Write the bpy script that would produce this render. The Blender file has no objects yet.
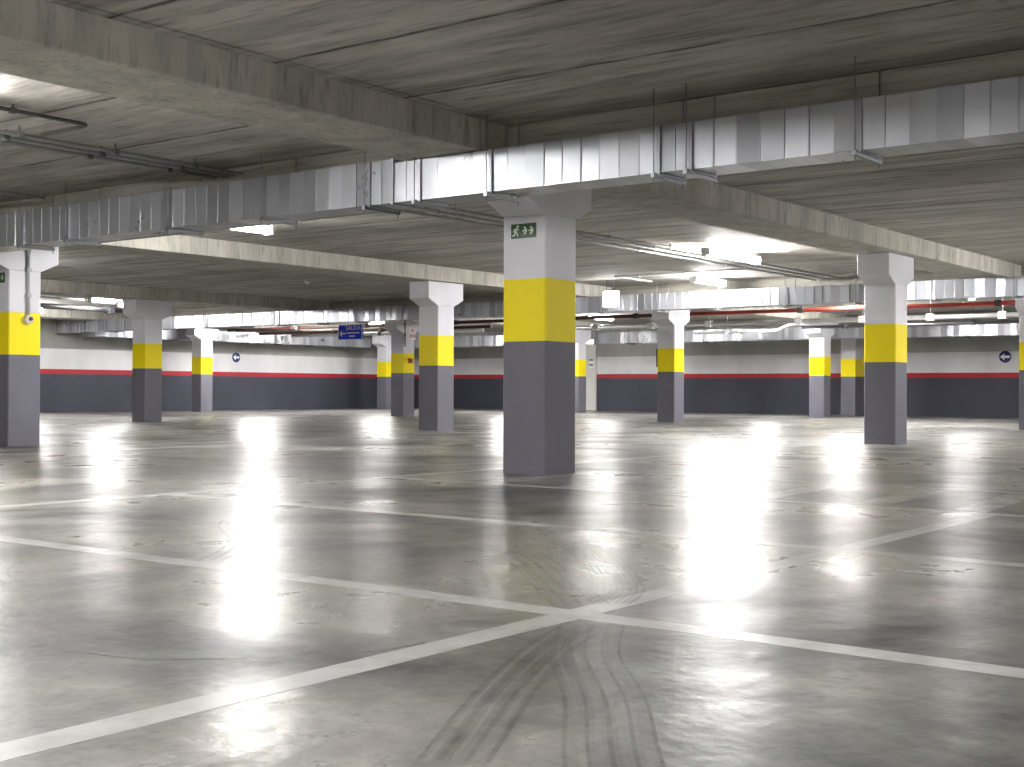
import bpy, bmesh, math, random
from mathutils import Vector, Matrix
random.seed(7)
scn = bpy.context.scene
COL = scn.collection

# ------------------------------------------------------------------ helpers
def link(name, me, mats, parent=None):
    o = bpy.data.objects.new(name, me)
    COL.objects.link(o)
    for m in (mats if isinstance(mats, (list, tuple)) else [mats]):
        me.materials.append(m)
    if parent is not None:
        o.parent = parent
    return o

def build(name, bm, mats, parent=None, smooth=False):
    bmesh.ops.recalc_face_normals(bm, faces=bm.faces)
    me = bpy.data.meshes.new(name)
    if smooth:
        for f in bm.faces: f.smooth = True
    bm.to_mesh(me); bm.free()
    return link(name, me, mats, parent)

def empty(name, loc, parent=None):
    o = bpy.data.objects.new(name, None); COL.objects.link(o)
    o.location = loc; o.empty_display_size = .2
    if parent is not None: o.parent = parent
    return o

def tag(o, label=None, cat=None, group=None, kind=None):
    if label: o['label'] = label
    if cat: o['category'] = cat
    if group: o['group'] = group
    if kind: o['kind'] = kind
    return o

def box(bm, x0, x1, y0, y1, z0, z1, mi=0, bev=0.0):
    v = [bm.verts.new((x, y, z)) for z in (z0, z1) for x, y in ((x0,y0),(x1,y0),(x1,y1),(x0,y1))]
    fs = []
    for q in ((3,2,1,0),(4,5,6,7),(0,1,5,4),(1,2,6,5),(2,3,7,6),(3,0,4,7)):
        f = bm.faces.new([v[k] for k in q]); f.material_index = mi; fs.append(f)
    if bev:
        es = list({e for f in fs for e in f.edges})
        bmesh.ops.bevel(bm, geom=es, offset=bev, segments=2, affect='EDGES', profile=.5)
    return fs

def prism(bm, pts, axis, a, b, mi=0):
    """extrude a polygon pts (2D) along axis between a and b"""
    def P(u, w, t):
        return {'X': (t, u, w), 'Y': (u, t, w), 'Z': (u, w, t)}[axis]
    va = [bm.verts.new(P(u, w, a)) for u, w in pts]
    vb = [bm.verts.new(P(u, w, b)) for u, w in pts]
    n = len(pts)
    fs = [bm.faces.new(va[::-1]), bm.faces.new(vb)]
    for i in range(n):
        fs.append(bm.faces.new((va[i], va[(i+1) % n], vb[(i+1) % n], vb[i])))
    for f in fs: f.material_index = mi
    return fs

def tube(bm, path, r, seg=10, caps=True, mi=0):
    path = [Vector(p) for p in path]
    rings = []
    prev_n = None
    for i, p in enumerate(path):
        if i == 0: t = path[1]-path[0]
        elif i == len(path)-1: t = path[-1]-path[-2]
        else: t = (path[i+1]-p).normalized() + (p-path[i-1]).normalized()
        t.normalize()
        if prev_n is None:
            n = t.orthogonal().normalized()
        else:
            n = (prev_n - t*prev_n.dot(t)).normalized()
        prev_n = n
        b = t.cross(n)
        rings.append([bm.verts.new(p + (n*math.cos(2*math.pi*k/seg) + b*math.sin(2*math.pi*k/seg))*r) for k in range(seg)])
    for a, b in zip(rings[:-1], rings[1:]):
        for k in range(seg):
            f = bm.faces.new((a[k], a[(k+1) % seg], b[(k+1) % seg], b[k])); f.smooth = True; f.material_index = mi
    if caps:
        bm.faces.new(rings[0][::-1]).material_index = mi
        bm.faces.new(rings[-1]).material_index = mi

def bend(pts, r=.08, n=5):
    """round the corners of a polyline"""
    pts = [Vector(p) for p in pts]
    out = [pts[0]]
    for a, b, c in zip(pts[:-2], pts[1:-1], pts[2:]):
        d1 = (a-b); d2 = (c-b)
        k = min(r, d1.length*.45, d2.length*.45)
        p = b + d1.normalized()*k; q = b + d2.normalized()*k
        for i in range(n+1):
            t = i/n
            out.append(p*(1-t)**2 + b*2*t*(1-t) + q*t*t)
    out.append(pts[-1])
    return out

# ------------------------------------------------------------------ materials
def srgb(r, g, b):
    f = lambda c: (c/255/12.92) if c/255 <= .04045 else ((c/255+.055)/1.055)**2.4
    return (f(r), f(g), f(b), 1)

class NT:
    def __init__(s, name):
        s.m = bpy.data.materials.new(name); s.m.use_nodes = True
        s.n = s.m.node_tree.nodes; s.l = s.m.node_tree.links
        s.b = s.n['Principled BSDF']
    def node(s, t, **kw):
        n = s.n.new(t)
        for k, v in kw.items():
            if k.startswith('i_'):
                n.inputs[k[2:].replace('_', ' ')].default_value = v
            else: setattr(n, k, v)
        return n
    def link(s, a, b): s.l.new(a, b)
    def coords(s): return s.node('ShaderNodeNewGeometry').outputs['Position']
    def mapping(s, src, scale=(1,1,1), loc=(0,0,0)):
        m = s.node('ShaderNodeMapping'); m.inputs['Scale'].default_value = scale; m.inputs['Location'].default_value = loc
        s.link(src, m.inputs['Vector']); return m.outputs[0]
    def noise(s, vec, scale, detail=4, rough=.55, dist=0):
        n = s.node('ShaderNodeTexNoise'); n.inputs['Scale'].default_value = scale
        n.inputs['Detail'].default_value = detail; n.inputs['Roughness'].default_value = rough
        n.inputs['Distortion'].default_value = dist
        s.link(vec, n.inputs['Vector']); return n.outputs['Fac']
    def ramp(s, fac, stops, interp='LINEAR'):
        r = s.node('ShaderNodeValToRGB'); r.color_ramp.interpolation = interp
        e = r.color_ramp.elements
        while len(e) < len(stops): e.new(.5)
        for el, (p, c) in zip(e, stops):
            el.position = p; el.color = c if len(c) == 4 else (*c, 1)
        s.link(fac, r.inputs['Fac']); return r.outputs['Color']
    def rampv(s, fac, stops, **k):
        return s.ramp(fac, [(p, (v, v, v, 1)) for p, v in stops], **k)
    def mix(s, a, b, fac, mode='MIX'):
        m = s.node('ShaderNodeMix', data_type='RGBA', blend_type=mode)
        for sock, val in ((m.inputs[6], a), (m.inputs[7], b), (m.inputs[0], fac)):
            if hasattr(val, 'is_linked'): s.link(val, sock)
            else: sock.default_value = val
        return m.outputs[2]
    def math(s, op, a, b=0.0, c=None):
        m = s.node('ShaderNodeMath', operation=op)
        for i, val in enumerate((a, b) if c is None else (a, b, c)):
            if hasattr(val, 'is_linked'): s.link(val, m.inputs[i])
            else: m.inputs[i].default_value = val
        return m.outputs[0]
    def sep(s, v):
        n = s.node('ShaderNodeSeparateXYZ'); s.link(v, n.inputs[0]); return n.outputs
    def bump(s, h, strength=.3, dist=.01):
        b = s.node('ShaderNodeBump'); b.inputs['Strength'].default_value = strength; b.inputs['Distance'].default_value = dist
        s.link(h, b.inputs['Height']); s.link(b.outputs[0], s.b.inputs['Normal'])
    def set(s, **kw):
        for k, v in kw.items():
            i = s.b.inputs[k.replace('_', ' ')]
            if hasattr(v, 'is_linked'): s.link(v, i)
            else: i.default_value = v
        return s

def paint(name, col, rough=.5, var=.08, scale=1.6):
    t = NT(name); p = t.coords()
    n = t.noise(t.mapping(p, (1, 1, .45)), scale, 5)
    c = t.mix((*[x*(1-var) for x in col[:3]], 1), (*[min(1, x*(1+var)) for x in col[:3]], 1), t.rampv(n, [(.3, 0), (.7, 1)]))
    t.set(Base_Color=c, Roughness=rough)
    t.b.inputs['Specular IOR Level'].default_value = .25
    t.bump(t.noise(p, 60, 3), .08, .004)
    return t.m

def plain(name, col, rough=.5, metal=0.0):
    t = NT(name); p = t.coords()
    n = t.noise(p, 9, 3)
    c = t.mix((*[x*.92 for x in col[:3]], 1), (*[min(1, x*1.06) for x in col[:3]], 1), n)
    t.set(Base_Color=c, Roughness=rough, Metallic=metal)
    return t.m

def emit(name, col, strength):
    t = NT(name)
    t.set(Base_Color=(.8, .8, .8, 1), Emission_Color=col, Emission_Strength=strength, Roughness=.4)
    return t.m

M = {}
M['white'] = paint('column_white', (.715, .71, .755), .45)
M['yellow'] = paint('column_yellow', (.92, .745, .008), .5, .04)
M['colgrey'] = paint('column_grey', (.150, .148, .178), .5, .1)
M['wallwhite'] = paint('wall_white', (.72, .715, .735), .55)
M['wallgrey'] = paint('wall_grey', (.056, .058, .080), .5, .15, .8)
M['wallred'] = paint('wall_red', (.42, .03, .04), .5)
M['wallraw'] = paint('wall_raw_concrete', (.40, .40, .385), .7, .14)
M['black'] = plain('black_rubber', (.015, .015, .017), .6)
M['dark'] = plain('dark_steel', (.05, .05, .055), .5, .3)
M['darkred'] = plain('dark_red_enamel', (.07, .02, .015), .5)
M['pvc'] = plain('grey_conduit', (.42, .43, .44), .45)
M['darkpvc'] = plain('dark_conduit', (.10, .095, .09), .5)
M['housing'] = plain('light_housing', (.7, .7, .7), .4)
M['beige'] = plain('beige_plastic', (.62, .58, .46), .45)
M['redpipe'] = plain('red_pipe', (.42, .05, .035), .6)
M['silver'] = plain('silver_pipe', (.70, .70, .71), .3, .85)
M['blue'] = plain('sign_blue', (.006, .035, .80), .4)
M['navy'] = plain('sign_navy', (.008, .012, .13), .4)
M['signwhite'] = plain('sign_white', (.85, .85, .85), .45)
M['green'] = plain('sign_green', (.015, .075, .02), .35)
M['glowwhite'] = plain('sign_pale_green', (.72, .78, .62), .45)
M['teal'] = plain('sign_teal', (.05, .16, .15), .45)
M['red'] = plain('sign_red', (.55, .04, .04), .45)
M['doorwhite'] = plain('door_white', (.72, .72, .70), .45)
M['tubelight'] = emit('lamp_diffuser', (1.0, .985, .965, 1), 235)
M['boxlight'] = emit('lit_sign_face', (1.0, .98, .95, 1), 22)
M['doorlamp'] = emit('emergency_lamp_face', (1.0, .93, .75, 1), 14)

def concrete(name, base, dark, joints=True, stretch=(3.2, .35, 3.2), mottled=1.0):
    t = NT(name); p = t.coords()
    s1 = t.noise(t.mapping(p, stretch), 1.5, 6, .62, .3)
    s2 = t.noise(t.mapping(p, tuple(k*4 for k in stretch)), 1.7, 4, .6)
    big = t.noise(p, .55, 4, .6)
    c = t.mix(dark, base, t.rampv(s1, [(.34, 0), (.62, 1)]))
    c = t.mix(c, t.mix(c, (.40, .39, .38, 1), 1.0, 'MULTIPLY'), t.math('MULTIPLY', t.rampv(s2, [(.52, 0), (.74, 1)]), .9*mottled))
    c = t.mix(c, t.mix(c, (.62, .60, .57, 1), 1.0, 'MULTIPLY'), t.math('MULTIPLY', t.rampv(big, [(.45, 0), (.7, 1)]), .8*mottled))
    rust = t.noise(t.mapping(p, (2.5, .8, 2.5), (3, 7, 0)), 1.3, 3)
    c = t.mix(c, (.22, .12, .05, 1), t.math('MULTIPLY', t.rampv(rust, [(.74, 0), (.80, 1)]), .55))
    h = t.math('ADD', t.math('MULTIPLY', s2, .6), t.noise(p, 30, 4))
    if joints:
        X, Y, Z = t.sep(p)[:3]
        wob = t.math('MULTIPLY', t.math('SUBTRACT', t.noise(p, 2.5, 3), .5), .05)
        fx = t.math('FRACT', t.math('DIVIDE', t.math('ADD', t.math('ADD', X, .87+11.7+.585), wob), 1.17))
        d = t.math('ABSOLUTE', t.math('SUBTRACT', fx, .5))
        jx = t.math('MULTIPLY', t.rampv(d, [(.009, 1), (.020, 0)]), t.rampv(t.noise(t.mapping(p, (.2, 1.3, 1)), 2, 3), [(.3, .25), (.55, 1)]))
        fy = t.math('FRACT', t.math('DIVIDE', t.math('ADD', Y, 40.35), 3.8))
        dy = t.math('ABSOLUTE', t.math('SUBTRACT', fy, .5))
        jy = t.math('MULTIPLY', t.rampv(dy, [(.002, 1), (.005, 0)]), t.rampv(t.noise(p, .9, 2), [(.45, 0), (.6, .8)]))
        j = t.math('MAXIMUM', jx, jy)
        c = t.mix(c, t.mix(c, (.2, .18, .15, 1), 1.0, 'MULTIPLY'), j)
        h = t.math('SUBTRACT', h, t.math('MULTIPLY', j, 1.5))
    t.set(Base_Color=c, Roughness=.75)
    t.bump(h, .35, .006)
    return t.m
M['slab'] = concrete('slab_concrete', (.60, .578, .53, 1), (.32, .305, .275, 1))
M['beam_long'] = concrete('beam_concrete', (.58, .56, .495, 1), (.40, .385, .345, 1), False, (3.2, 3.2, .5), .8)
M['band'] = concrete('band_beam_concrete', (.46, .44, .39, 1), (.26, .245, .21, 1), False, (3, .3, 6), .8)

def floor_mat():
    t = NT('polished_concrete'); p = t.coords()
    n1 = t.noise(p, .75, 7, .6, .5)
    n2 = t.noise(p, 2.1, 6, .62, .5)
    n3 = t.noise(t.mapping(p, (1.6, .5, 1)), 5, 5, .6)
    n4 = t.noise(p, 26, 4, .6)
    c = t.ramp(n1, [(.32, (.06, .059, .06)), (.48, (.20, .198, .19)), (.64, (.45, .44, .41))])
    c = t.mix(c, t.mix(c, (.5, .5, .51, 1), 1.0, 'MULTIPLY'), t.math('MULTIPLY', t.rampv(n2, [(.46, 0), (.70, 1)]), .8))
    c = t.mix(c, (.40, .39, .36, 1), t.math('MULTIPLY', t.rampv(n3, [(.5, 0), (.8, 1)]), .25))
    c = t.mix(c, t.mix(c, (.72, .72, .72, 1), 1.0, 'MULTIPLY'), t.rampv(n4, [(.45, 0), (.7, 1)]))
    r = t.math('ADD', t.rampv(n1, [(.32, .40), (.62, .27)]), t.math('MULTIPLY', t.math('SUBTRACT', n2, .5), .18))
    t.set(Base_Color=c, Roughness=r, IOR=1.5)
    t.set(**{'Specular_IOR_Level': t.rampv(n1, [(.34, .30), (.60, .52)])})
    hn = t.math('ADD', t.noise(p, 4.5, 3, .5), t.math('MULTIPLY', t.noise(p, 15, 3), .45))
    t.bump(hn, .36, .015)
    return t
fm = floor_mat(); M['floor'] = fm.m

def line_mat(name, col, wear):
    t = NT(name); p = t.coords()
    n = t.noise(p, 7, 6, .7)
    n2 = t.noise(p, 1.3, 3)
    a = t.math('MULTIPLY', t.rampv(n, [(.32, wear), (.55, 1)]), t.rampv(n2, [(.3, .75), (.6, 1)]))
    t.set(Base_Color=col, Roughness=.32, Alpha=a)
    t.bump(t.noise(p, 3.2, 3, .5), .18, .02)
    return t.m
M['line'] = line_mat('line_paint', (.62, .62, .61, 1), .8)
M['fadedline'] = line_mat('faded_line_paint', (.56, .56, .55, 1), .55)

def mark_mat(name, col, lo, hi):
    t = NT(name); p = t.coords()
    n = t.noise(p, 9, 5, .7)
    t.set(Base_Color=col, Roughness=.45, Alpha=t.rampv(n, [(.3, lo), (.65, hi)]))
    return t.m
M['tyre'] = mark_mat('tyre_rubber_mark', (.06, .06, .06, 1), .05, .32)
M['tyrelight'] = mark_mat('tyre_scuff', (.42, .42, .42, 1), .04, .24)
M['crack'] = mark_mat('crack_line', (.05, .05, .05, 1), .1, .6)
M['stain'] = mark_mat('brown_stain', (.16, .11, .04, 1), .35, .8)

def galv(name, k):
    t = NT(name); p = t.coords()
    n = t.noise(p, 2.2, 4)
    c = t.mix((.50*k, .515*k, .555*k, 1), (.60*k, .615*k, .66*k, 1), n)
    r = t.rampv(n, [(.3, .27), (.7, .35)])
    t.set(Base_Color=c, Metallic=.62, Roughness=r)
    return t.m
M['galv'] = galv('galvanised_sheet', .72)
M['galv2'] = galv('galvanised_sheet_dull', .58)
M['galv3'] = galv('galvanised_sheet_bright', .86)
M['galvdark'] = plain('dull_galvanised', (.30, .31, .33), .42, .8)

# ------------------------------------------------------------------ setting
ZC = 2.65; ZB = 2.42
XW, YW = 25.9, 24.6
XN, YN = -15.5, -15.5
HW = .207
G = 7.6

bm = bmesh.new(); box(bm, XN, XW, YN, YW, -.2, 0)
floor = tag(build('floor', bm, M['floor']), 'glossy grey polished concrete garage floor with white bay lines', None, None, 'structure')

bm = bmesh.new(); box(bm, XN, XW, YN, YW, ZC, ZC+.3)
ceiling = tag(build('ceiling', bm, M['slab']), 'stained board-marked concrete ceiling slab', None, None, 'structure')

bands = [(-13.77, -12.03), (-.87, .87), (12.35, 14.09)]
along = [-7.6, 0, 7.6, 15.2, 22.8]          # beams that run deep into the garage, over the column rows
BW = .35
for y in along:
    bm = bmesh.new(); box(bm, XN, XW, y-BW, y+BW, ZB, ZC+.02, 0, .012)
    tag(build('beam', bm, M['beam_long'], ceiling))
edges = [YN] + [v for y in along for v in (y-BW, y+BW)] + [YW]
for xa, xb in bands:
    for a, b in zip(edges[0::2], edges[1::2]):
        bm = bmesh.new(); box(bm, xa, xb, a-.03, b+.03, ZB+.006, ZC+.02, 0, .01)
        build('cross_beam', bm, M['band'], ceiling)

def wall(name, axis, pos, a, b, sgn, label):
    """painted in bands: grey, red, white, bare upper strip"""
    bm = bmesh.new()
    zs = [0, 1.035, 1.165, 1.715, ZC]
    t = .25*sgn
    for k in range(4):
        if axis == 'X': box(bm, min(pos, pos+t), max(pos, pos+t), a, b, zs[k], zs[k+1], k)
        else: box(bm, a, b, min(pos, pos+t), max(pos, pos+t), zs[k], zs[k+1], k)
    bmesh.ops.remove_doubles(bm, verts=bm.verts, dist=1e-5)
    return tag(build(name, bm, [M['wallgrey'], M['wallred'], M['wallwhite'], M['wallraw']]), label, None, None, 'structure')
wr = wall('wall_right', 'X', XW, YN, YW+.25, 1, 'far right wall, dark grey below a red stripe and white above')
wl = wall('wall_left', 'Y', YW, XN, XW, 1, 'far left wall, grey below a red stripe and white above')
wn = wall('wall_near', 'X', XN, YN, YW+.25, -1, 'painted wall behind the viewer')
wb = wall('wall_front', 'Y', YN, XN, XW, -1, 'painted wall to the right of the viewer')

# floor markings, thin paint on the floor
def strip(name, x0, x1, y0, y1, mat, z=.0006):
    bm = bmesh.new(); box(bm, x0, x1, y0, y1, -.001, z)
    return build(name, bm, mat, floor)
W = .055
strip('painted_line', -10.5, -1.15, -3.975-W, -3.975+W, M['line'], .0006)
for x in (-5.265, -3.235):
    strip('painted_line', x-W, x+W, -9.5, -3.975-W, M['line'], .0006)
    strip('painted_line', x-W, x+W, -3.975+W, .60-W, M['line'], .0006)
strip('painted_line', -1.16-W, -1.16+W, -7.5, .60-W, M['line'], .0006)
strip('painted_line', -9.5, 8.0, .60-W, .60+W, M['line'], .0007)
strip('painted_line', .52-W, .52+W, -7.5, -.35, M['fadedline'])
strip('painted_line', 2.2-W, 2.2+W, -7.5, .5, M['fadedline'])
strip('painted_line', 4.35-W, 4.35+W, -7.5, .5, M['fadedline'])
strip('painted_line', 7.6-W, 7.6+W, -7.5, -.35, M['fadedline'])
strip('painted_line', -9.0, 1.9, 5.83-W, 5.83+W, M['line'])
strip('painted_line', -1.6, 8.0, 6.62-W, 6.62+W, M['fadedline'])
for y in (-.33, -1.05, -1.76, -2.47, -3.19, -3.80, -4.6):
    bm = bmesh.new()
    prism(bm, [(-1.08, y-.13), (.44, y-.03), (.44, y+.17), (-1.08, y+.07)], 'Z', -.001, .0006)
    build('hatch_bar', bm, M['fadedline'], floor)

def ribbon(bm, pts, w, z):
    pts = [Vector((x, y, 0)) for x, y in pts]
    L = []
    for i, p in enumerate(pts):
        t = (pts[min(i+1, len(pts)-1)]-pts[max(i-1, 0)]).normalized()
        n = Vector((-t.y, t.x, 0))*w/2
        L.append((bm.verts.new((p.x+n.x, p.y+n.y, z)), bm.verts.new((p.x-n.x, p.y-n.y, z))))
    for a, b in zip(L[:-1], L[1:]):
        bm.faces.new((a[0], a[1], b[1], b[0]))

def curve2(pts, n=10):
    """smooth line through pts (Catmull-Rom)"""
    P = [Vector((*p, 0)) for p in pts]; P = [P[0]*2-P[1]] + P + [P[-1]*2-P[-2]]
    out = []
    for i in range(1, len(P)-2):
        for k in range(n):
            t = k/n
            a, b, c, d = P[i-1:i+3]
            q = .5*((2*b) + (-a+c)*t + (2*a-5*b+4*c-d)*t*t + (-a+3*b-3*c+d)*t**3)
            out.append((q.x, q.y))
    out.append((P[-2].x, P[-2].y))
    return out

def tyre(pts, offs, seed, light=False, z=.0022):
    rnd = random.Random(seed)
    c = curve2(pts)
    bm = bmesh.new()
    for k, o in enumerate(offs):
        side = []
        for i, p in enumerate(c):
            a = Vector((*c[max(i-1, 0)], 0)); b = Vector((*c[min(i+1, len(c)-1)], 0))
            t = (b-a).normalized(); n = Vector((-t.y, t.x, 0))
            side.append((p[0]+n.x*o, p[1]+n.y*o))
        ribbon(bm, side, rnd.uniform(.008, .016), z)
    return build('tyre_mark', bm, M['tyrelight'] if light else M['tyre'], floor)
arcA = [(-4.03, -2.73), (-4.35, -3.13), (-4.90, -3.68), (-5.12, -3.90)]
arcB = [(-3.70, -2.85), (-3.95, -3.15), (-4.38, -3.52), (-4.78, -3.82), (-5.05, -3.93)]
arcC = [(-5.45, -4.12), (-5.75, -4.22), (-6.2, -4.42), (-6.7, -4.68)]
arcD = [(-5.40, -4.13), (-5.75, -4.34), (-6.13, -4.65), (-6.53, -4.93), (-7.0, -5.3)]
o5 = (-.09, -.045, 0, .045, .09)
tyre(arcA, o5, 1); tyre(arcB, o5, 2); tyre(arcC, (-.06, -.02, .03, .07), 3); tyre(arcD, o5, 4)
o5b = (-.068, -.022, .022, .068)
tyre(arcA, o5b, 5, True); tyre(arcB, o5b, 6, True); tyre(arcC, (-.04, .005, .05), 7, True); tyre(arcD, o5b, 8, True)
tyre([(-4.05, -1.05), (-4.25, -1.25), (-4.55, -1.68), (-4.85, -1.98), (-5.15, -2.2)], o5, 9)
tyre([(-5.55, -1.45), (-5.75, -1.62), (-5.92, -1.85), (-6.02, -2.1)], (-.05, 0, .05), 10)
for pts, w in (([(-6.6, -3.15), (-6.55, -3.3), (-6.5, -3.5), (-6.42, -3.6), (-6.33, -3.7)], .012),
               ([(-6.2, -3.75), (-6.08, -3.88), (-5.9, -3.92)], .008),):
    bm = bmesh.new(); ribbon(bm, curve2(pts), w, .0024); build('crack', bm, M['crack'], floor)
bm = bmesh.new()
bmesh.ops.create_circle(bm, cap_ends=True, radius=.17, segments=24, matrix=Matrix.Translation((3.53, 3.71, .0016)))
tag(build('stain', bm, M['stain'], floor), 'brown round stain')

# door in the far right wall, mostly behind the pillar in front of it
door = empty('door_1', (XW, 17.0, 0)); tag(door, 'white door in the far right wall behind a pillar', None, None, 'structure')
bm = bmesh.new()
prism(bm, [(-.46, 0), (-.40, 0), (-.40, 2.06), (.40, 2.06), (.40, 0), (.46, 0), (.46, 2.12), (-.46, 2.12)], 'X', -.06, 0)
build('door_frame', bm, M['doorwhite'], door)
bm = bmesh.new(); box(bm, -.045, 0.0, -.40, .40, .01, 2.06, 0, .004); leaf = build('door_leaf', bm, M['doorwhite'], door)
bm = bmesh.new(); tube(bm, bend([(-.045, .33, 1.02), (-.10, .33, 1.02), (-.10, .20, 1.02)], .02), .011); build('door_handle', bm, M['silver'], door)

# ------------------------------------------------------------------ columns
def column(cx, cy, label, h=HW, zg=1.06, zy=1.55, zc=2.035, zt=2.145):
    t = empty('column', (cx, cy, 0))
    tag(t, label, 'column', 'painted concrete columns')
    b = .012
    def shaft(name, z0, z1, m):
        bm = bmesh.new()
        pts = [(-h+b, -h), (h-b, -h), (h, -h+b), (h, h-b), (h-b, h), (-h+b, h), (-h, h-b), (-h, -h+b)]
        prism(bm, pts, 'Z', z0, z1)
        return build(name, bm, m, t)
    shaft('grey_base', 0, zg, M['colgrey'])
    shaft('yellow_band', zg, zy, M['yellow'])
    shaft('white_shaft', zy, zc, M['white'])
    bm = bmesh.new()
    prism(bm, [(-h, zc), (h, zc), (.44, zt), (.44, ZB-.001), (-.44, ZB-.001), (-.44, zt)], 'Y', -h, h)
    bmesh.ops.bevel(bm, geom=list(bm.edges), offset=.006, segments=1, affect='EDGES')
    build('capital', bm, M['white'], t)
    return t
cols = [
 (.008, -.008, 'nearest and largest column, in the centre, with a green exit sign on it', .215, 1.072, 1.575, 2.085, 2.185),
 (G, 0, 'column right of the centre, second largest, under the long concrete beam', HW, 1.05, 1.536),
 (0, G, 'column cut by the left edge of the photo, with a round button and conduit'),
 (G, G, 'column just left of the nearest one, with wide white head under a beam'),
 (G, 2*G, 'column in shade on the left with dull grey head, second from the left edge'),
 (2*G, 3*G, 'small bright column before the far left wall, right face brilliantly lit'),
 (2*G, G, 'brightly lit column midway between the nearest column and the right one'),
 (3*G, G, 'small column before the far right wall, left of the right-hand big column'),
 (2*G, 2*G, 'small column with red sign and red call point, left of the wide-headed column'),
 (3*G, 2*G, 'far column half hidden behind the nearest column, beside the white door'),
 (3*G, 3*G, 'farthest column, near the corner of the two far walls'),
 (2*G, .22, 'column barely showing at the right edge of the photo'),
]
for c in cols: column(*c)
# pilaster against the far right wall
pil = empty('column', (25.35, 7.75, 0)); tag(pil, 'column standing against the far right wall, partly behind the right big column', 'column', 'painted concrete columns')
for nm, z0, z1, m in (('grey_base', 0, 1.06, 'colgrey'), ('yellow_band', 1.06, 1.55, 'yellow'), ('white_shaft', 1.55, ZB-.002, 'white')):
    bm = bmesh.new(); box(bm, -.36, .545, -.207, .207, z0, z1); build(nm, bm, M[m], pil)

# ------------------------------------------------------------------ ducts
def duct(name, label, axis, p0, depth, z0, z1, cuts, ctr, hangers, ceilz, seed, ang=.009):
    """rectangular sheet-metal duct; axis = run direction; p0 = position of its near face on the other axis"""
    rnd = random.Random(seed)
    t = empty(name, (0, 0, 0)); tag(t, label, 'air duct', 'galvanised ceiling ducts')
    mid = (p0+depth/2)
    t.location = (mid, ctr, (z0+z1)/2) if axis == 'Y' else (ctr, mid, (z0+z1)/2)
    off = Vector(t.location)
    def V(run, perp, z):
        v = Vector((perp, run, z)) if axis == 'Y' else Vector((run, perp, z))
        return v - off
    def bx(bm, r0, r1, q0, q1, a, b):
        lo = V(r0, q0, a); hi = V(r1, q1, b)
        box(bm, min(lo.x, hi.x), max(lo.x, hi.x), min(lo.y, hi.y), max(lo.y, hi.y), a-off.z, b-off.z)
    for a, b, zt in cuts:
        bm = bmesh.new()
        n = max(2, round((b-a)/.152))
        prof = []
        for k in range(n):
            ya = a+(b-a)*k/n; yb = a+(b-a)*(k+1)/n
            tilt = rnd.uniform(-1, 1)*ang*(yb-ya)
            tw = rnd.uniform(-1, 1)*.0022
            mi = rnd.choice((0, 0, 1, 2))
            prof.append((ya+.005, -tilt, tw, mi)); prof.append((yb-.005, tilt, tw, 0))
            if k < n-1:
                prof.append((yb-.0025, -.004, 0, 0)); prof.append((yb+.0025, -.004, 0, 0))
        rows = []
        for y, o, tw, mi in prof:
            rows.append([bm.verts.new(V(y, p0+o-tw, z0)), bm.verts.new(V(y, p0+o+tw, zt)),
                         bm.verts.new(V(y, p0+depth-o, zt-o*.4)), bm.verts.new(V(y, p0+depth-o, z0))])
        for (r1, r2, pr) in zip(rows[:-1], rows[1:], prof):
            for k in range(4):
                bm.faces.new((r1[k], r1[(k+1) % 4], r2[(k+1) % 4], r2[k])).material_index = pr[3]
        bm.faces.new(rows[0]); bm.faces.new(rows[-1][::-1])
        build('duct_section', bm, [M['galv'], M['galv2'], M['galv3']], t)
    ends = sorted({round(v, 3) for c in cuts for v in c[:2]})
    for e in ends:
        zt = max(c[2] for c in cuts if abs(c[0]-e) < .01 or abs(c[1]-e) < .01)
        bm = bmesh.new()
        e1, e2 = .012, .014
        c0 = off.x if axis == 'Y' else off.y; r0 = off.y if axis == 'Y' else off.x
        q0, q1 = p0-c0, p0+depth-c0
        prism(bm, [(q0-e2, zt-off.z), (q0-e2, z0-e2-off.z), (q1+e2, z0-e2-off.z), (q1+e2, zt-off.z), (q1, zt-off.z), (q1, z0-off.z), (q0, z0-off.z), (q0, zt-off.z)], axis, e-e1-r0, e+e1-r0)
        build('flange', bm, M['galv'], t)
    for e in hangers:
        bm = bmesh.new()
        bx(bm, e+.016, e+.046, p0-.05, p0+depth+.05, z0-.034, z0-.004)
        br = build('hanger_bracket', bm, M['galvdark'], t)
        for q in (p0-.035, p0+depth+.035):
            bm = bmesh.new()
            top = ceilz(e, q)
            tube(bm, [V(e+.03, q, z0-.06), V(e+.03, q, top)], .0042, 6)
            build('hanger_rod', bm, M['galvdark'], br)
    return t

def ceil_at(x, y):
    if any(abs(y-b) < BW for b in along): return ZB
    if any(a < x < b for a, b in bands): return ZB+.005
    return ZC
cuts1 = [6.95, 5.43, 4.665, 3.254, 1.89, .707, .466, .193, -.485, -1.88, -2.117, -3.248, -4.45, -5.7, -6.95]
top1 = lambda m: 2.44 if m > .47 else 2.408
duct('air_duct', 'nearest galvanised duct, crossing the whole photo in front of the central column', 'Y', -1.25, .31, 2.105, 2.4,
     [(b, a, top1((a+b)/2)) for a, b in zip(cuts1[:-1], cuts1[1:])], 0,
     [5.43, 4.64, 3.10, 1.87, .70, .19, -.50, -1.89, -2.13, -3.26, -4.45], lambda e, q: ceil_at(q, e), 11, .028)
def even(a, b, s=1.3):
    n = max(1, round(abs(b-a)/s)); return [a+(b-a)*k/n for k in range(n+1)]
def pairs(l, z): return [(a, b, z) for a, b in zip(l[:-1], l[1:])]
c2 = even(-3, 24.3, 1.22)
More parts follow.
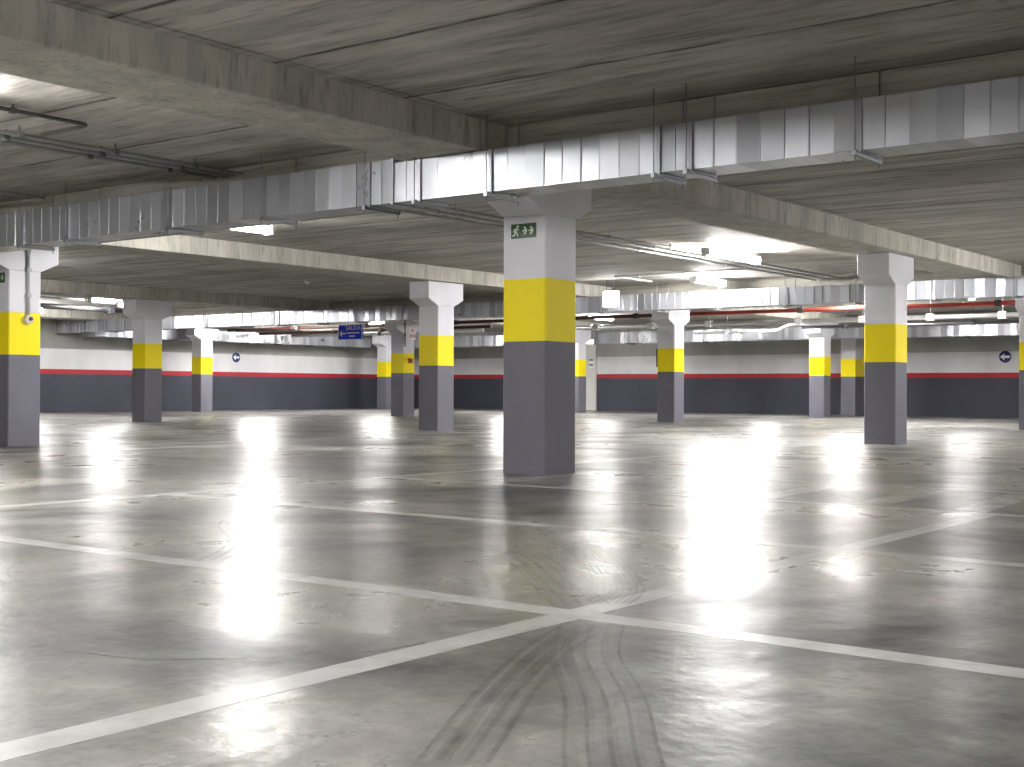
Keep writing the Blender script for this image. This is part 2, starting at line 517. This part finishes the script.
duct('air_duct', 'second galvanised duct, behind the second row of columns, glaring white by the left lamp', 'Y', 11.5, .34, 2.12, 2.41,
     pairs(c2, 2.412), 9, c2[1:-1], lambda e, q: ceil_at(q, e), 12, .05)
c3 = even(-2, 15.0, 1.2)
duct('air_duct', 'far galvanised duct running along the far right wall', 'Y', 23.42, .34, 2.03, 2.36,
     pairs(c3, 2.36), 8, c3[1:-1], lambda e, q: ceil_at(q, e), 13, .05)
c3b = even(18.2, 22.6, 1.2)
duct('air_duct', 'short galvanised duct on the far right wall, seen between two columns left of centre', 'Y', 23.42, .34, 2.03, 2.36,
     pairs(c3b, 2.36), 20, c3b[1:-1], lambda e, q: ceil_at(q, e), 15, .05)
c4 = even(12.05, 22.6, 1.3)
duct('air_duct', 'far galvanised duct running along the far left wall', 'X', 23.3, .34, 2.03, 2.33,
     pairs(c4, 2.33), 15, c4[1:-1], lambda e, q: ceil_at(e, q), 14, .05)

# ------------------------------------------------------------------ lamps
def lamp(x, y, label, L=.66, z=2.52, cat='ceiling lamp'):
    t = empty('ceiling_lamp', (x, y, z)); tag(t, label, cat, 'fluorescent ceiling lamps')
    bm = bmesh.new()
    prism(bm, [(-.040, .035), (.040, .035), (.030, .075), (-.030, .075)], 'X', -L/2, L/2)
    build('lamp_housing', bm, M['housing'], t)
    bm = bmesh.new()
    pts = [(.060*math.cos(a), .012+.045*math.sin(a)) for a in [math.pi+math.pi*k/8 for k in range(9)]] + [(.058, .030), (.040, .045), (-.040, .045), (-.058, .030)]
    prism(bm, pts, 'X', -L/2+.02, L/2-.02)
    build('diffuser', bm, M['tubelight'], t)
    top = ceil_at(x, y)-z
    for s in (-1, 1):
        bm = bmesh.new(); box(bm, s*L/2-.012, s*L/2+.012, -.062, .062, -.036, .07); build('end_cap', bm, M['housing'], t)
        bm = bmesh.new(); tube(bm, [(s*.3*L, 0, .07), (s*.3*L, 0, top)], .006, 6); build('hanger_rod', bm, M['dark'], t)
    return t
lamps = [
 (-4.40, 1.95, 'lamp just beyond the left edge of the photo, lighting the near ceiling', 1.0),
 (1.45, 5.2, 'glaring oval lamp under the near duct, upper left', .66),
 (7.5, 2.15, 'largest glaring lamp right of centre, before the long concrete beam', 1.5),
 (11.05, 4.45, 'small glaring lamp on top of the second duct, below the largest lamp', 1.05),
 (8.1, 17.4, 'glaring lamp on the left, over the gap between the two left columns', .6),
 (9.5, 18.4, 'smaller lamp on the left, just right of the glaring left one', .5),
 (16.3, 4.25, 'lamp hidden behind the second duct near the right big column', 1.2),
 (17.4, 2.2, 'lamp behind the second duct at the right edge', 1.2),
 (20.2, 4.9, 'lamp by the far right wall, behind the right big column', 1.2),
 (20.2, 12.7, 'lamp by the far right wall, behind the brightly lit column', 1.2),
 (19.6, 20.2, 'lamp behind the second duct left of the wide-headed column', 1.2),
 (21.6, 17.0, 'added fill lamp by the far right wall before the white door', 1.0),  # this and the next are added to brighten the far walls
 (21.6, 8.6, 'added fill lamp by the far right wall, left of the right big column', 1.0),
 (15.4, 20.7, 'lamp beside the small bright column by the far left wall', 1.2),
 (8.5, 21.2, 'added fill lamp by the far left wall behind the left columns', 1.2),  # added behind the columns to brighten the left wall
 (-9.9, 2.2, 'added fill lamp behind the viewer in the same row as the near left one', 1.2),  # lamps behind the viewer are unseen, added to light faces turned this way
 (-11.0, 5.2, 'added fill lamp behind the viewer, in the next row to the left', 1.2),
 (2.5, 12.8, 'added fill lamp to the left of the photo, behind the left column', 1.2),  # unseen, added to lift the ceiling of the left bay
 (-10.5, -2.4, 'added fill lamp behind the viewer to the right', 1.5),
 (-9.9, .9, 'added fill lamp behind the viewer, between the near row and the long beam', 1.5),
 (-11.4, 3.6, 'added fill lamp behind the viewer, between its two left rows', 1.5),
 (-11.4, -5.0, 'added fill lamp behind the viewer, closest to where it stands', 1.5),

 (-4.5, -10.0, 'added fill lamp out of the photo to the right, nearest of its row', 1.2),  # right-hand lamps are unseen, added to light columns, beam sides and ceiling
 (2.0, -10.0, 'added fill lamp out of the photo to the right, second of its row', 1.2),
 (8.5, -10.0, 'added fill lamp out of the photo to the right, third of its row', 1.2),
 (16.5, -5.5, 'added fill lamp out of the photo to the right, by the far wall', 1.2),
 (10.5, -4.4, 'added fill lamp out of the photo to the right, between the long beams', 1.2),
 (9.0, -6.6, 'added fill lamp out of the photo to the right, just inside the next long beam', 1.2),
 (15.8, -3.6, 'added fill lamp out of the photo to the right, beyond the second duct', 1.2),
 (-10.5, -9.8, 'added fill lamp behind the viewer far to the right', 1.2),  # unseen, added as fill from behind
]
for x, y, lb, L in lamps: lamp(x, y, lb, L, 2.57 if x > 14 else 2.52)

# ------------------------------------------------------------------ pipes and conduits
def pipe(name, label, cat, path, r, mat, group=None, clamps=(), clampmat='dark', rod=True, seg=10):
    p0 = Vector(path[0])
    t = empty(name, p0); tag(t, label, cat, group)
    bm = bmesh.new(); tube(bm, [Vector(p)-p0 for p in path], r, seg); build('tube', bm, M[mat], t)
    for c in clamps:
        c = Vector(c)
        bm = bmesh.new(); k = r*1.35
        box(bm, *(v for a in range(3) for v in ((c-p0)[a]-k, (c-p0)[a]+k)))
        cl = build('clamp', bm, M[clampmat], t)
        if rod:
            bm = bmesh.new(); q = c-p0
            tube(bm, [q+Vector((0, 0, k)), Vector((q.x, q.y, ceil_at(c.x, c.y)-p0.z))], .007, 6); build('hanger_rod', bm, M[clampmat], cl)
    return t
zc = 2.585
gl = 'conduits along the near lamp row'
for k, (y, z, lb) in enumerate(((2.62, zc, 'upper of three grey conduits on the near left ceiling'),
                                (2.80, zc, 'middle of three grey conduits on the near left ceiling'),
                                (2.97, zc, 'lowest of three grey conduits on the near left ceiling'))):
    pipe('conduit', lb, 'conduit', [(-12, y, z), (-.875, y, z)], .017, 'pvc', gl, [(x, y, z) for x in (-7.5, -5.5, -3.05, -2.2, -1.4)], 'darkpvc')
gr = 'conduits under the middle ceiling'
for k, (y, lb) in enumerate(((2.55, 'upper of three grey conduits on the middle ceiling beside the nearest column'),
                             (2.80, 'middle of three grey conduits on the middle ceiling beside the nearest column'),
                             (3.05, 'lowest of three grey conduits on the middle ceiling beside the nearest column'))):
    pipe('conduit', lb, 'conduit', [(.875, y, zc), (12.3, y, zc)], .017, 'pvc', gr, [(x, y, zc) for x in (2, 3.5, 5, 6.5, 9, 10.5)], 'pvc')
pipe('conduit', 'thin bent conduit above the three on the near left ceiling', 'conduit', bend([(-12, 1.98, 2.61), (-2.88, 1.98, 2.61), (-2.88, 2.58, 2.61)], .09), .015, 'darkpvc', None, [(-5, 1.98, 2.61), (-3.5, 1.98, 2.61)], 'darkpvc')
pipe('conduit', 'single pale conduit low on the near left ceiling above the duct', 'conduit', [(-12, 5.38, zc), (-1.05, 5.38, zc)], .016, 'pvc', None, [(-3, 5.38, zc), (-1.6, 5.38, zc)], 'pvc')
pipe('conduit', 'angled conduit above the second duct left of the small lamp', 'conduit', bend([(9.75, 3.1, zc), (9.75, 5.55, zc), (11.0, 5.55, zc)], .12), .016, 'pvc', None, [(9.75, 4.2, zc), (10.6, 5.55, zc)], 'pvc')
pipe('conduit', 'pale conduit leading to the glaring lamp on the left', 'conduit', [(5.6, 17.6, 2.54), (7.78, 17.6, 2.54)], .022, 'pvc', None, [(6.2, 17.6, 2.54), (7.2, 17.6, 2.54)], 'pvc')
pipe('pipe', 'red sprinkler main behind the second duct', 'pipe', [(16.4, -2.5, 2.345), (16.4, 8.3, 2.345)], .042, 'redpipe', None, [(16.4, y, 2.345) for y in (-1, 1.2, 3.1, 5.2)], 'dark')
pipe('pipe', 'silver pipe with pale clamps below the red main', 'pipe', [(18.7, -2.5, 2.25), (18.7, 14.2, 2.25)], .055, 'silver', None, [(18.7, y, 2.25) for y in (-1.2, .3, 1.8, 3.3, 4.8, 6.3, 8.6, 10.2, 11.8, 13.4)], 'housing')
pipe('pipe', 'brown pipe under the second duct, left of the blue sign', 'pipe', [(17.6, 14.3, 2.29), (17.6, 23.1, 2.29)], .04, 'darkred', None, [(17.6, y, 2.29) for y in (16.4, 18.2, 20)], 'dark')
pipe('pipe', 'pale pipe behind the blue sign', 'pipe', [(18.9, 15.6, 2.27), (18.9, 23.1, 2.27)], .045, 'pvc', None, [(18.9, y, 2.27) for y in (17.2, 19.4)], 'dark')
pipe('pipe', 'dark pipe beneath the red main at the right', 'pipe', [(20.6, -2.5, 2.2), (20.6, 7.1, 2.2)], .035, 'dark', None, [(20.6, y, 2.2) for y in (0, 3, 6)], 'dark')
pipe('pipe', 'bent grey pipe hooking over the small column by the far right wall', 'pipe', bend([(22.3, 11, 2.22), (22.3, 8.6, 2.22), (22.3, 8.2, 2.38), (22.3, 6.9, 2.38)], .12), .04, 'pvc', None, [(22.3, 10, 2.22)], 'pvc')

pipe('pipe', 'thick dark pipe below the pale conduit, left of the glaring left lamp', 'pipe', [(4.5, 17.85, 2.375), (9.2, 17.85, 2.375)], .06, 'dark', None, [(6.5, 17.85, 2.375), (8.6, 17.85, 2.375)], 'dark')
pipe('pipe', 'dull maroon pipe behind the second duct, left of the brightly lit column', 'pipe', [(16.4, 8.36, 2.345), (16.4, 23.1, 2.345)], .042, 'darkred', None, [(16.4, y, 2.345) for y in (9.2, 11.6, 14.5, 17.6, 20.2)], 'dark')
jb = empty('junction_box', (-3.22, 2.97, 2.515)); tag(jb, 'pale junction box under three conduits at the left edge', 'junction box')
bm = bmesh.new(); box(bm, -.15, .15, -.055, .055, -.045, .04, 0, .006); build('box_body', bm, M['housing'], jb)
bm = bmesh.new(); box(bm, -.14, .14, -.047, .047, -.053, -.045); build('lid', bm, M['housing'], jb)
bm = bmesh.new()
bm.free()
for y in (-.03, .03):
    for q in (-1, 1):
        bm = bmesh.new(); tube(bm, [(q*.15, y, 0), (q*.19, y, 0)], .012, 8); build('cable_gland', bm, M['pvc'], jb)

sd = empty('smoke_detector', (8.05, 11.1, ZC)); tag(sd, 'small white smoke detector on the shaded left ceiling', 'smoke detector')
bm = bmesh.new()
bmesh.ops.create_cone(bm, cap_ends=True, segments=20, radius1=.055, radius2=.075, depth=.03, matrix=Matrix.Translation((0, 0, -.016))); build('base', bm, M['housing'], sd)
bm = bmesh.new()
bmesh.ops.create_cone(bm, cap_ends=True, segments=20, radius1=.03, radius2=.05, depth=.03, matrix=Matrix.Translation((0, 0, -.046))); build('sensor_head', bm, M['housing'], sd)

# ------------------------------------------------------------------ signs
def flat(name, polys, mat, parent, x=None, y=None, t=.002, depth_dir=-1):
    """thin raised shapes on a sign; polys in (u, z); u runs to the viewer's right"""
    bm = bmesh.new()
    for pl in polys:
        if len(pl) == 2 and isinstance(pl[0][0], tuple): continue
        if x is not None: prism(bm, [(-u, z) for u, z in pl], 'X', x, x+depth_dir*t)
        else: prism(bm, [(u, z) for u, z in pl], 'Y', y, y+depth_dir*t)
    bmesh.ops.remove_doubles(bm, verts=bm.verts, dist=1e-5)
    return build(name, bm, mat, parent)

def circ(cx, cz, r, n=12):
    return [(cx+r*math.cos(2*math.pi*k/n), cz+r*math.sin(2*math.pi*k/n)) for k in range(n)]
def bar(x0, z0, x1, z1, w):
    d = Vector((x1-x0, z1-z0)); n = Vector((-d.y, d.x)).normalized()*w/2
    return [(x0+n.x, z0+n.y), (x1+n.x, z1+n.y), (x1-n.x, z1-n.y), (x0-n.x, z0-n.y)]

def exit_sign(cx, cy, z, label):
    s = empty('exit_sign', (cx, cy, z)); tag(s, label, 'exit sign', 'green exit signs on columns')
    bm = bmesh.new(); box(bm, -.008, 0, -.124, .124, -.058, .058, 0, .002); build('panel', bm, M['green'], s)
    man = [circ(-.055, .036, .011), bar(-.066, .022, -.078, -.010, .022), bar(-.066, .020, -.042, .008, .010), bar(-.066, .022, -.092, .012, .010),
           bar(-.092, .012, -.098, -.006, .009), bar(-.076, -.008, -.058, -.020, .012), bar(-.058, -.020, -.060, -.044, .011),
           bar(-.080, -.008, -.088, -.032, .012), bar(-.088, -.032, -.110, -.038, .010)]
    flat('running_figure', man, M['glowwhite'], s, x=-.008)
    ar = []
    for ox in (.022, .086):
        ar += [bar(ox-.030, 0, ox, 0, .012), bar(ox-.014, .030, ox+.012, 0, .015), bar(ox-.014, -.030, ox+.012, 0, .015)]
    flat('arrow', ar[:3], M['glowwhite'], s, x=-.008); flat('arrow', ar[3:], M['glowwhite'], s, x=-.008)
exit_sign(-HW, -.003, 1.962, 'green exit sign with running figure and two arrows on the nearest column')
exit_sign(-HW, G, 1.95, 'green exit sign cut by the left edge, on the left column')

def arrow_sign(loc, facing, label):
    s = empty('arrow_sign', loc); tag(s, label, 'arrow sign', 'round arrow signs on the far walls')
    bm = bmesh.new()
    if facing == 'X': prism(bm, circ(0, 0, .155, 32), 'X', 0, -.012)
    else: prism(bm, circ(0, 0, .155, 32), 'Y', 0, -.012)
    build('disc', bm, M['navy'], s)
    pl = [[(-.13, 0), (-.02, .085), (-.02, .030), (.12, .030), (.12, -.030), (-.02, -.030), (-.02, -.085)]]
    if facing == 'X': flat('arrow', pl, M['signwhite'], s, x=-.012)
    else: flat('arrow', pl, M['signwhite'], s, y=-.012)
arrow_sign((XW-.001, 3.85, 1.575), 'X', 'round navy sign with white left arrow on the far right wall')
arrow_sign((17.98, YW-.001, 1.615), 'Y', 'round navy sign with white left arrow on the far left wall')

def text(name, body, size, mat, parent, u, z, x):
    cu = bpy.data.curves.new('t', 'FONT'); cu.body = body; cu.size = size; cu.align_x = 'LEFT'
    o = bpy.data.objects.new('t', cu); COL.objects.link(o)
    dg = bpy.context.evaluated_depsgraph_get(); dg.update()
    me = bpy.data.meshes.new_from_object(o.evaluated_get(dg))
    COL.objects.unlink(o); bpy.data.objects.remove(o)
    for v in me.vertices:
        a, b = v.co.x, v.co.y
        v.co = (x, -(u+a), z+b)
    me.materials.clear()
    bm = bmesh.new(); bm.from_mesh(me)
    ret = bmesh.ops.extrude_face_region(bm, geom=bm.faces[:])
    bmesh.ops.translate(bm, verts=[g for g in ret['geom'] if isinstance(g, bmesh.types.BMVert)], vec=(-.002, 0, 0))
    me.name = name
    bpy.data.meshes.remove(me)
    return build(name, bm, mat, parent)
bs = empty('direction_sign', (14.3, 16.12, 2.06)); tag(bs, 'blue hanging direction sign with left arrow and white lettering', 'direction sign')
bm = bmesh.new(); box(bm, -.012, .012, -.41, .41, -.19, .19, 0, .003); build('panel', bm, M['blue'], bs)
ro = [(-.41, -.19), (.41, -.19), (.41, .19), (-.41, .19)]; ri = [(-.392, -.172), (.392, -.172), (.392, .172), (-.392, .172)]
fr = [[ro[k], ro[(k+1) % 4], ri[(k+1) % 4], ri[k]] for k in range(4)]
flat('border', fr, M['signwhite'], bs, x=-.012)
flat('arrow', [[(-.36, -.03), (-.27, .06), (-.27, -.005), (-.15, -.005), (-.15, -.055), (-.27, -.055), (-.27, -.12)]], M['signwhite'], bs, x=-.012)
text('lettering', 'SALIDA', .155, M['signwhite'], bs, -.14, .05, -.013)
flat('small_text_line', [bar(-.12, -.02, .33, -.02, .035)], M['signwhite'], bs, x=-.012)
flat('small_text_line', [bar(-.02, -.10, .17, -.10, .035)], M['signwhite'], bs, x=-.012)
for y in (-.33, .33):
    bm = bmesh.new(); tube(bm, [(0, y, .19), (0, y, ZC-2.06)], .006, 6); build('hanger_rod', bm, M['dark'], bs)

lb = empty('lit_sign', (11.0, 6.4, 2.31)); tag(lb, 'small square lit sign hanging before the second duct, right of the nearest column', 'lit sign')
bm = bmesh.new(); box(bm, -.02, .05, -.155, .155, -.15, .15, 0, .004); build('case', bm, M['housing'], lb)
bm = bmesh.new(); box(bm, -.026, -.02, -.14, .14, -.138, .138); build('lit_face', bm, M['boxlight'], lb)
for y in (-.1, .1):
    bm = bmesh.new(); tube(bm, [(.015, y, .15), (.015, y, ZC-2.31)], .005, 6); build('hanger_rod', bm, M['dark'], lb)

el = empty('emergency_lamp', (XW-.002, 16.72, 2.2)); tag(el, 'pale lit emergency lamp on the wall above the white door', 'emergency lamp')
bm = bmesh.new(); box(bm, -.07, 0, -.19, .19, -.06, .06, 0, .008); build('case', bm, M['housing'], el)
bm = bmesh.new(); box(bm, -.078, -.07, -.17, .17, -.05, .05); build('lit_face', bm, M['doorlamp'], el)

ds = empty('door_sign', (XW-.05, 16.72, 1.52)); tag(ds, 'small pale sign with two teal bars on the white door', 'sign')
bm = bmesh.new(); box(bm, -.006, .003, -.11, .11, -.17, .17); build('plate', bm, M['signwhite'], ds)
flat('bar', [bar(-.08, .10, .08, .10, .05)], M['teal'], ds, x=-.006); flat('bar', [bar(-.08, -.06, .08, -.06, .05)], M['teal'], ds, x=-.006)

# call button and its conduit on the left column
cb = empty('call_button', (.03, G-HW, 1.47)); tag(cb, 'round beige button with dark centre on the yellow band of the left column', 'call button')
rotx = Matrix.Rotation(math.radians(90), 4, 'X')
bm = bmesh.new()
bmesh.ops.create_cone(bm, cap_ends=True, segments=24, radius1=.06, radius2=.05, depth=.05, matrix=Matrix.Translation((0, -.025, 0)) @ rotx); build('housing', bm, M['beige'], cb, False)
bm = bmesh.new()
bmesh.ops.create_cone(bm, cap_ends=True, segments=20, radius1=.024, radius2=.02, depth=.02, matrix=Matrix.Translation((.012, -.058, .008)) @ rotx); build('button', bm, M['dark'], cb)
pipe('conduit', 'grey conduit rising from the round button and forking under the left column head', 'conduit', [(.03, G-HW-.02, 1.53), (.03, G-HW-.02, 2.21)], .017, 'pvc', None, [(.03, G-HW-.02, 1.75), (.03, G-HW-.02, 2.05)], 'pvc', False)
fork = bpy.data.objects[[o.name for o in COL.objects if o.get('label', '').startswith('grey conduit rising')][0]]
bm = bmesh.new()
for s in (-1, 1): tube(bm, bend([(s*.006, 0, .66), (s*.01, 0, .72), (s*.05, 0, .84), (s*.05, 0, .885)], .03), .012, 8)
build('forked_end', bm, M['pvc'], fork)

# far column fittings
fs = empty('fire_sign', (15.32, 2*G-HW, 2.04)); tag(fs, 'white sign with red symbols on the small column left of centre', 'fire sign')
bm = bmesh.new(); box(bm, -.11, .11, -.006, 0, -.15, .15); build('plate', bm, M['signwhite'], fs)
for (u, z) in ((0, .075), (-.055, -.06), (.055, -.06)):
    o = circ(u, z, .046, 14); i = circ(u, z, .022, 14)
    flat('red_symbol', [[o[k], o[(k+1) % 14], i[(k+1) % 14], i[k]] for k in range(14)], M['red'], fs, y=-.006)
fc = empty('fire_call_point', (15.22, 2*G-HW, 1.37)); tag(fc, 'dark red fire call point on the yellow band of a small column left of centre', 'fire call point')
bm = bmesh.new(); box(bm, -.06, .06, -.05, 0, -.06, .06, 0, .008); build('case', bm, M['red'], fc)
bm = bmesh.new(); box(bm, -.035, .035, -.056, -.05, -.035, .035); build('press_plate', bm, M['black'], fc)
pipe('conduit', 'thin dark conduit down the corner of the small column left of centre', 'conduit', [(15.045, 2*G-HW-.012, 1.7), (15.045, 2*G-HW-.012, 2.38)], .012, 'darkpvc', None, [(15.045, 2*G-HW-.012, 2.0)], 'darkpvc', False)
bp_ = empty('notice_board', (15.19, G+HW, 1.35)); tag(bp_, 'narrow dark red notice board edge-on at the left side of the brightly lit column', 'notice board')
bm = bmesh.new(); box(bm, -.17, .17, 0, .045, -.19, .19, 0, .006); build('board', bm, M['darkred'], bp_)
bm = bmesh.new(); box(bm, -.15, .15, .045, .05, -.17, .17); build('sheet', bm, M['signwhite'], bp_)

# ------------------------------------------------------------------ camera
f_px = 1290.33
yaw, pit, rol = .649408, .004006, .004439
fw = Vector((math.cos(yaw)*math.cos(pit), math.sin(yaw)*math.cos(pit), math.sin(pit)))
rt = Vector((math.sin(yaw), -math.cos(yaw), 0)); up = rt.cross(fw)
c, s = math.cos(rol), math.sin(rol)
R = c*rt + s*up; U = -s*rt + c*up
cam = bpy.data.cameras.new('camera'); cam.sensor_fit = 'HORIZONTAL'; cam.sensor_width = 36; cam.lens = f_px/1024*36
co = bpy.data.objects.new('camera', cam); COL.objects.link(co)
m = Matrix((R, U, -fw)).transposed().to_4x4(); m.translation = Vector((-8.5354, -6.2134, .69))
co.matrix_world = m
cam.clip_start = .05; cam.clip_end = 200
scn.camera = co

w = bpy.data.worlds.new('world'); scn.world = w; w.use_nodes = True
w.node_tree.nodes['Background'].inputs[0].default_value = (.5, .5, .52, 1)
w.node_tree.nodes['Background'].inputs[1].default_value = .0

scn.view_settings.view_transform = 'Standard'
scn.view_settings.look = 'None'
scn.view_settings.gamma = 1
scn.view_settings.use_curve_mapping = False
scn.view_settings.exposure = 0.46
scn.cycles.max_bounces = 12
scn.cycles.diffuse_bounces = 9
scn.cycles.glossy_bounces = 5
scn.cycles.transparent_max_bounces = 12
scn.cycles.use_light_tree = True
scn.cycles.sample_clamp_indirect = 8
